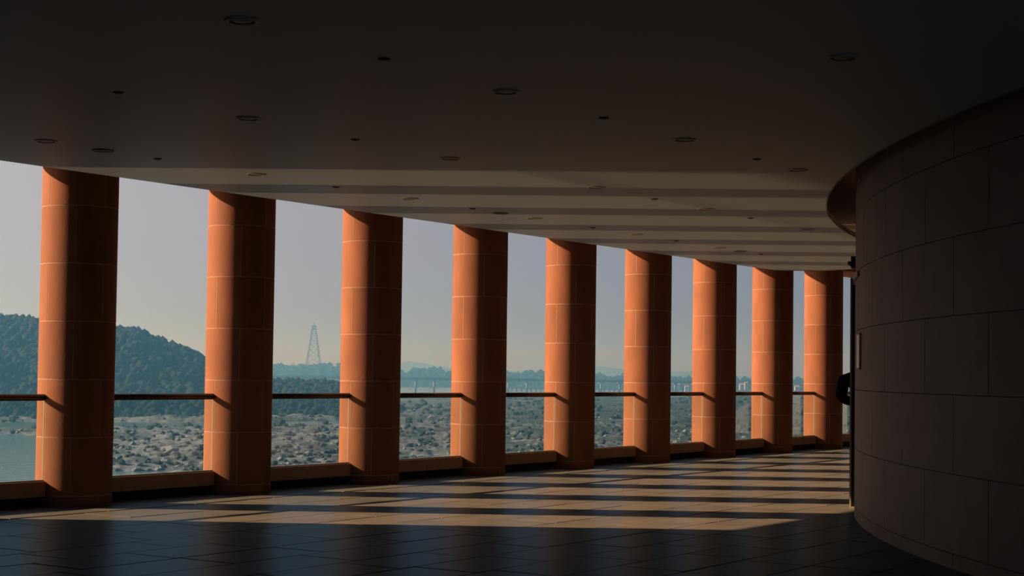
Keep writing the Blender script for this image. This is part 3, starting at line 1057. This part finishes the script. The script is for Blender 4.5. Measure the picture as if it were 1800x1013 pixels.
# hazy hills far off
fl = sorted(az_el(*q) for q in [(400, 652), (640, 648), (690, 641), (715, 637), (750, 638), (775, 645), (830, 655), (900, 654), (1000, 650), (1045, 645), (1060, 644), (1100, 650), (1150, 652), (1200, 654), (1260, 660), (1400, 664), (1500, 668), (1700, 668)])
FA_ = np.array([q[0] for q in fl]); FE_ = np.array([q[1] for q in fl])
hill_mesh('distant_hills', math.radians(-15), math.radians(18), 120, 4300, 5000, 5600, 14, FA_, FE_, 0.0, 10.0, 95, 'faint grey-blue hills far away in the haze')

# scrub and stones lying thick on the bed (uncountable) plus the larger ones one by one
def scatter(n_, dmin, dmax, amin=-19.5, amax=14.5):
    a_ = RNG.uniform(math.radians(amin), math.radians(amax), n_)
    d_ = 1 / RNG.uniform(1 / dmax, 1 / dmin, n_)
    g_ = ground(a_, d_)
    k_ = g_ > ZW + 0.05
    return a_[k_], d_[k_], g_[k_]


a, d, g = scatter(3400, 225, 1150)
r = RNG.uniform(0.35, 1.15, len(a)) * np.clip(d / 450, 0.7, 1.6)
Vt, Ft = blobs(np.stack([d * np.sin(a), d * np.cos(a), g + r * 0.25], -1), r, ICO1_V, ICO1_F, 0.7)
tag(obj('scrub', np_mesh('scrub', Vt, Ft, M_SHRUB, False)), 'low dark scrub growing thick over the riverbed', 'scrub', kind='stuff')
a, d, g = scatter(2600, 225, 900)
r = RNG.uniform(0.2, 0.8, len(a))
Vt, Ft = blobs(np.stack([d * np.sin(a), d * np.cos(a), g + r * 0.15], -1), r, ICO1_V, ICO1_F, 0.55)
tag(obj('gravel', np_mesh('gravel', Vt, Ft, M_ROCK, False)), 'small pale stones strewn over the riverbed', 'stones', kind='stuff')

rock_me = []
for k in range(5):
    Vt, Ft = blobs(np.zeros((1, 3)), np.ones(1), ICO1_V, ICO1_F, 0.5, 0.30)
    rock_me.append(np_mesh('boulder', Vt, Ft, M_ROCK, False))
shrub_me = []
for k in range(4):
    cc = RNG.normal(0, 0.45, (5, 3)); cc[:, 2] = np.abs(cc[:, 2]) * 0.6
    Vt, Ft = blobs(cc, RNG.uniform(0.45, 0.8, 5), ICO1_V, ICO1_F, 0.9)
    shrub_me.append(np_mesh('riverbed_shrub', Vt, Ft, M_SHRUB, False))
# named places seen in the gaps: pixel of the foot on the riverbed, half width in pixels
rocks = [(300, 800, 26), (225, 812, 10), (262, 806, 9), (330, 818, 12), (236, 782, 12), (285, 770, 14), (340, 765, 12), (215, 765, 9),
         (520, 788, 7), (546, 796, 8), (575, 792, 7), (500, 800, 8), (720, 725, 10), (760, 735, 12), (735, 760, 11), (780, 745, 9),
         (905, 770, 9), (930, 762, 8), (915, 735, 7), (945, 778, 8), (1062, 765, 9), (1080, 772, 7), (1058, 745, 7), (1190, 762, 6)]
GAPS = lambda x: 'first' if x < 400 else 'second' if x < 650 else 'third' if x < 850 else 'fourth' if x < 1000 else 'fifth' if x < 1150 else 'sixth' if x < 1250 else 'seventh' if x < 1350 else 'eighth'
RANK = ['nearest', 'second nearest', 'third nearest', 'fourth nearest', 'fifth nearest', 'sixth nearest', 'seventh nearest', 'farthest']


def rank_in_gap(items, k):
    same = sorted([j for j in range(1, len(items)) if GAPS(items[j][0]) == GAPS(items[k][0])], key=lambda j: -items[j][1])
    return RANK[same.index(k)]


for k, (x, y, hw) in enumerate(rocks):
    p = at_z(x, y, ZW + 0.6)
    dd_ = math.hypot(p.x, p.y); aa = np.array([math.atan2(p.x, p.y)])
    gz = max(float(ground(aa, np.array([dd_]))[0]), ZW - 0.1)
    rr = hw * dd_ / FPX
    gap = 'first' if x < 400 else 'second' if x < 650 else 'third' if x < 850 else 'fourth' if x < 1000 else 'fifth' if x < 1150 else 'sixth'
    lab = 'largest humped grey boulder seen through the glass right of the leftmost column' if k == 0 else 'grey-brown boulder, %s of those seen through the %s full window gap' % (rank_in_gap(rocks, k), gap)
    tag(obj('boulder', rock_me[k % 5], None, (p.x, p.y, gz), (0, 0, k * 1.3), (rr, rr * 0.9, rr * 0.75)), lab, 'boulder', 'riverbed boulders')
shrubs = [(490, 752, 14), (530, 752, 9), (565, 755, 12), (585, 770, 10), (510, 770, 9), (345, 752, 8), (330, 745, 9), (770, 718, 9), (745, 780, 10), (905, 750, 9), (935, 790, 9),
          (1052, 720, 8), (1085, 735, 9), (1200, 712, 9), (1190, 735, 9), (1207, 750, 9), (1300, 715, 8), (1310, 735, 9), (1302, 755, 8), (1400, 712, 7), (1403, 735, 8)]
for k, (x, y, hw) in enumerate(shrubs):
    p = at_z(x, y, ZW + 0.6)
    dd_ = math.hypot(p.x, p.y); aa = np.array([math.atan2(p.x, p.y)])
    gz = max(float(ground(aa, np.array([dd_]))[0]), ZW - 0.1)
    rr = hw * dd_ / FPX
    gap = 'first' if x < 400 else 'second' if x < 650 else 'third' if x < 850 else 'fourth' if x < 1000 else 'fifth' if x < 1150 else 'sixth' if x < 1250 else 'seventh' if x < 1350 else 'eighth'
    lab = 'round dark bush at the edge of the pool left of the lattice tower' if k == 0 else 'dark green riverbed bush, %s of those seen through the %s full window gap' % (rank_in_gap(shrubs, k), gap)
    tag(obj('riverbed_shrub', shrub_me[k % 4], None, (p.x, p.y, gz), (0, 0, k), (rr, rr, rr * 0.9)), lab, 'bush', 'riverbed bushes')

# road bridge across the river
BD = 1300.0
bridge = tag(empty('road_bridge'), 'long level concrete bridge on slender piers across the far river', 'bridge')
pa, pb = at_d(430, 661, BD), at_d(1290, 672.5, BD)
zdeck = -2.6
ax = Vector((pb.x - pa.x, pb.y - pa.y)).normalized(); nx = Vector((-ax.y, ax.x))


def along(mb_, p0, p1, w, z0, z1):
    q = [p0 - nx * w, p1 - nx * w, p1 + nx * w, p0 + nx * w]
    prism(mb_, q, z0, z1)


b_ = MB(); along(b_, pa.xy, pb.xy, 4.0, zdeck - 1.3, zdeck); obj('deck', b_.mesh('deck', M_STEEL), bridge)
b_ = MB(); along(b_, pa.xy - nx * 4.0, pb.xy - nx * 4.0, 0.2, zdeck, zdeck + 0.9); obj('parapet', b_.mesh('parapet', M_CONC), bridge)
x = 437.0
while x < 1290:
    p = at_d(x, 690, BD).xy
    b_ = MB()
    b_.bar((p.x, p.y, ZW - 2), (p.x, p.y, zdeck - 2.2), 0.85, 10)
    pier = obj('pier', b_.mesh('pier', M_CONC), bridge)
    b_ = MB(); along(b_, p - ax * 1.8, p + ax * 1.8, 3.2, zdeck - 2.2, zdeck - 1.3)
    obj('pier_cap', b_.mesh('pier_cap', M_CONC), pier)
    x += 32.6
# low causeway beyond it with many short piers
cw = tag(empty('low_causeway'), 'low causeway on many short dark piers beneath the long bridge', 'causeway')
qa, qb = at_d(840, 684, 1480).xy, at_d(1200, 688, 1480).xy
ax = (qb - qa).normalized(); nx = Vector((-ax.y, ax.x))
b_ = MB(); along(b_, qa, qb, 2.5, ZW + 3.3, ZW + 4.1); obj('deck', b_.mesh('deck', M_CONC), cw)
n_ = 42
for k in range(n_ + 1):
    p = qa.lerp(qb, k / n_)
    b_ = MB(); along(b_, p - ax * 0.55, p + ax * 0.55, 2.2, ZW - 2, ZW + 3.3)
    obj('pier', b_.mesh('pier', M_STEEL), cw)

# lattice tower on the far bank
pt = at_d(551, 640, 1990)
top_z = at_d(553, 566, 1990).z
az_ = np.array([math.atan2(pt.x, pt.y)])
gz = float(zr(az_, np.array([1990.0]))[0])
tower = tag(empty('lattice_tower', (pt.x, pt.y, gz)), 'tall tapering steel lattice tower on the far bank skyline', 'tower')
TH = top_z - gz
lev = [0, 0.16, 0.30, 0.43, 0.55, 0.66, 0.76, 0.84, 0.91]
half = lambda f_: 8.2 * (1 - f_) ** 1.1 + 1.3


def corner(f_, k):
    h_ = half(f_)
    sx, sy = [(-1, -1), (1, -1), (1, 1), (-1, 1)][k]
    return Vector((sx * h_, sy * h_, f_ * TH))


for k in range(4):
    b_ = MB()
    for f0, f1 in zip(lev, lev[1:]): b_.bar(corner(f0, k), corner(f1, k), 0.38, 4)
    obj('leg', b_.mesh('leg', M_STEEL), tower)
for f0, f1 in zip(lev, lev[1:]):
    b_ = MB()
    for k in range(4):
        b_.bar(corner(f0, k), corner(f1, (k + 1) % 4), 0.18, 4)
        b_.bar(corner(f0, (k + 1) % 4), corner(f1, k), 0.18, 4)
        b_.bar(corner(f1, k), corner(f1, (k + 1) % 4), 0.2, 4)
    obj('cross_bracing', b_.mesh('cross_bracing', M_STEEL), tower)
b_ = MB(); b_.bar((0, 0, 0.9 * TH), (0, 0, TH), 0.5, 5); obj('mast', b_.mesh('mast', M_STEEL), tower)
for f_ in (0.84, 0.91):
    b_ = MB(); b_.box(-2.4, 2.4, -2.4, 2.4, f_ * TH, f_ * TH + 1.0); obj('platform', b_.mesh('platform', M_STEEL), tower)

# small pale buildings on the far bank
bl = [(516, 645, 3.0, 'near the left end of the far bank skyline'), (588, 648, 4.0, 'on the skyline right of the lattice tower'), (545, 644, 3.0, 'at the foot of the lattice tower'),
      (940, 659, 4.0, 'among trees behind the bridge in the fourth gap'), (1190, 680, 4.5, 'left of the seventh column above the rail'), (1207, 683, 3.5, 'beside the seventh column above the rail'),
      (1304, 680, 4.0, 'left of the eighth column above the rail'), (1312, 676, 3.0, 'beside the eighth column above the rail'), (1401, 684, 4.0, 'left of the ninth column above the rail')]
for k, (x, y, hw, where) in enumerate(bl):
    D = 1960.0 if y < 662 else 1775.0 - 12 * k
    p = at_d(x, y, D)
    w = hw * D / FPX
    aa = np.array([math.atan2(p.x, p.y)])
    base = float(zr(aa, np.array([D]))[0]) - 0.5
    r_ = tag(empty('far_house', (p.x, p.y, base)), 'small white house ' + where, 'house', 'white houses on the far bank')
    hgt = max(p.z - base, 2.0) + w * 0.9
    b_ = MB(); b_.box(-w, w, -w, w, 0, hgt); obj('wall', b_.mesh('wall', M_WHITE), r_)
    b_ = MB()
    b_.add([(-w * 1.1, -w * 1.1, hgt), (w * 1.1, -w * 1.1, hgt), (w * 1.1, w * 1.1, hgt), (-w * 1.1, w * 1.1, hgt), (-w, 0, hgt + w * 0.6), (w, 0, hgt + w * 0.6)],
           [(0, 1, 5, 4), (2, 3, 4, 5), (1, 2, 5), (3, 0, 4), (3, 2, 1, 0)])
    obj('roof', b_.mesh('roof', M_ROOF), r_)
    b_ = MB(); b_.box(-w * 0.3, w * 0.3, -w - 0.05, -w + 0.05, hgt - w * 0.8, hgt - w * 0.3); obj('window', b_.mesh('window', M_WIN), r_)

# ------------------------------------------------------------------ haze lying over the river valley
vm = bpy.data.materials.new('valley_haze'); vm.use_nodes = True
t = vm.node_tree; t.nodes.clear()
vo = t.nodes.new('ShaderNodeOutputMaterial'); vsn = t.nodes.new('ShaderNodeVolumeScatter')
vsn.inputs['Color'].default_value = (0.19, 0.60, 1.0, 1)
vsn.inputs['Density'].default_value = 8.5e-4
vsn.inputs['Anisotropy'].default_value = 0.78
t.links.new(vsn.outputs[0], vo.inputs['Volume'])
hz = [(d_ * math.sin(a_), d_ * math.cos(a_)) for d_, a_ in
      [(70, math.radians(-30)), (70, math.radians(-15)), (70, 0), (70, math.radians(15)), (70, math.radians(26))] +
      [(5800, math.radians(q)) for q in (26, 18, 9, 0, -9, -18, -24, -30)]]
b_ = MB(); prism(b_, hz[::-1], ZW - 6, 80)
me = b_.mesh('valley_haze', vm)
bm = bmesh.new(); bm.from_mesh(me); bmesh.ops.recalc_face_normals(bm, faces=bm.faces); bm.to_mesh(me); bm.free()
tag(obj('valley_haze', me), 'thin blue haze filling the river valley', 'haze', kind='stuff')
SC.cycles.volume_bounces = 1
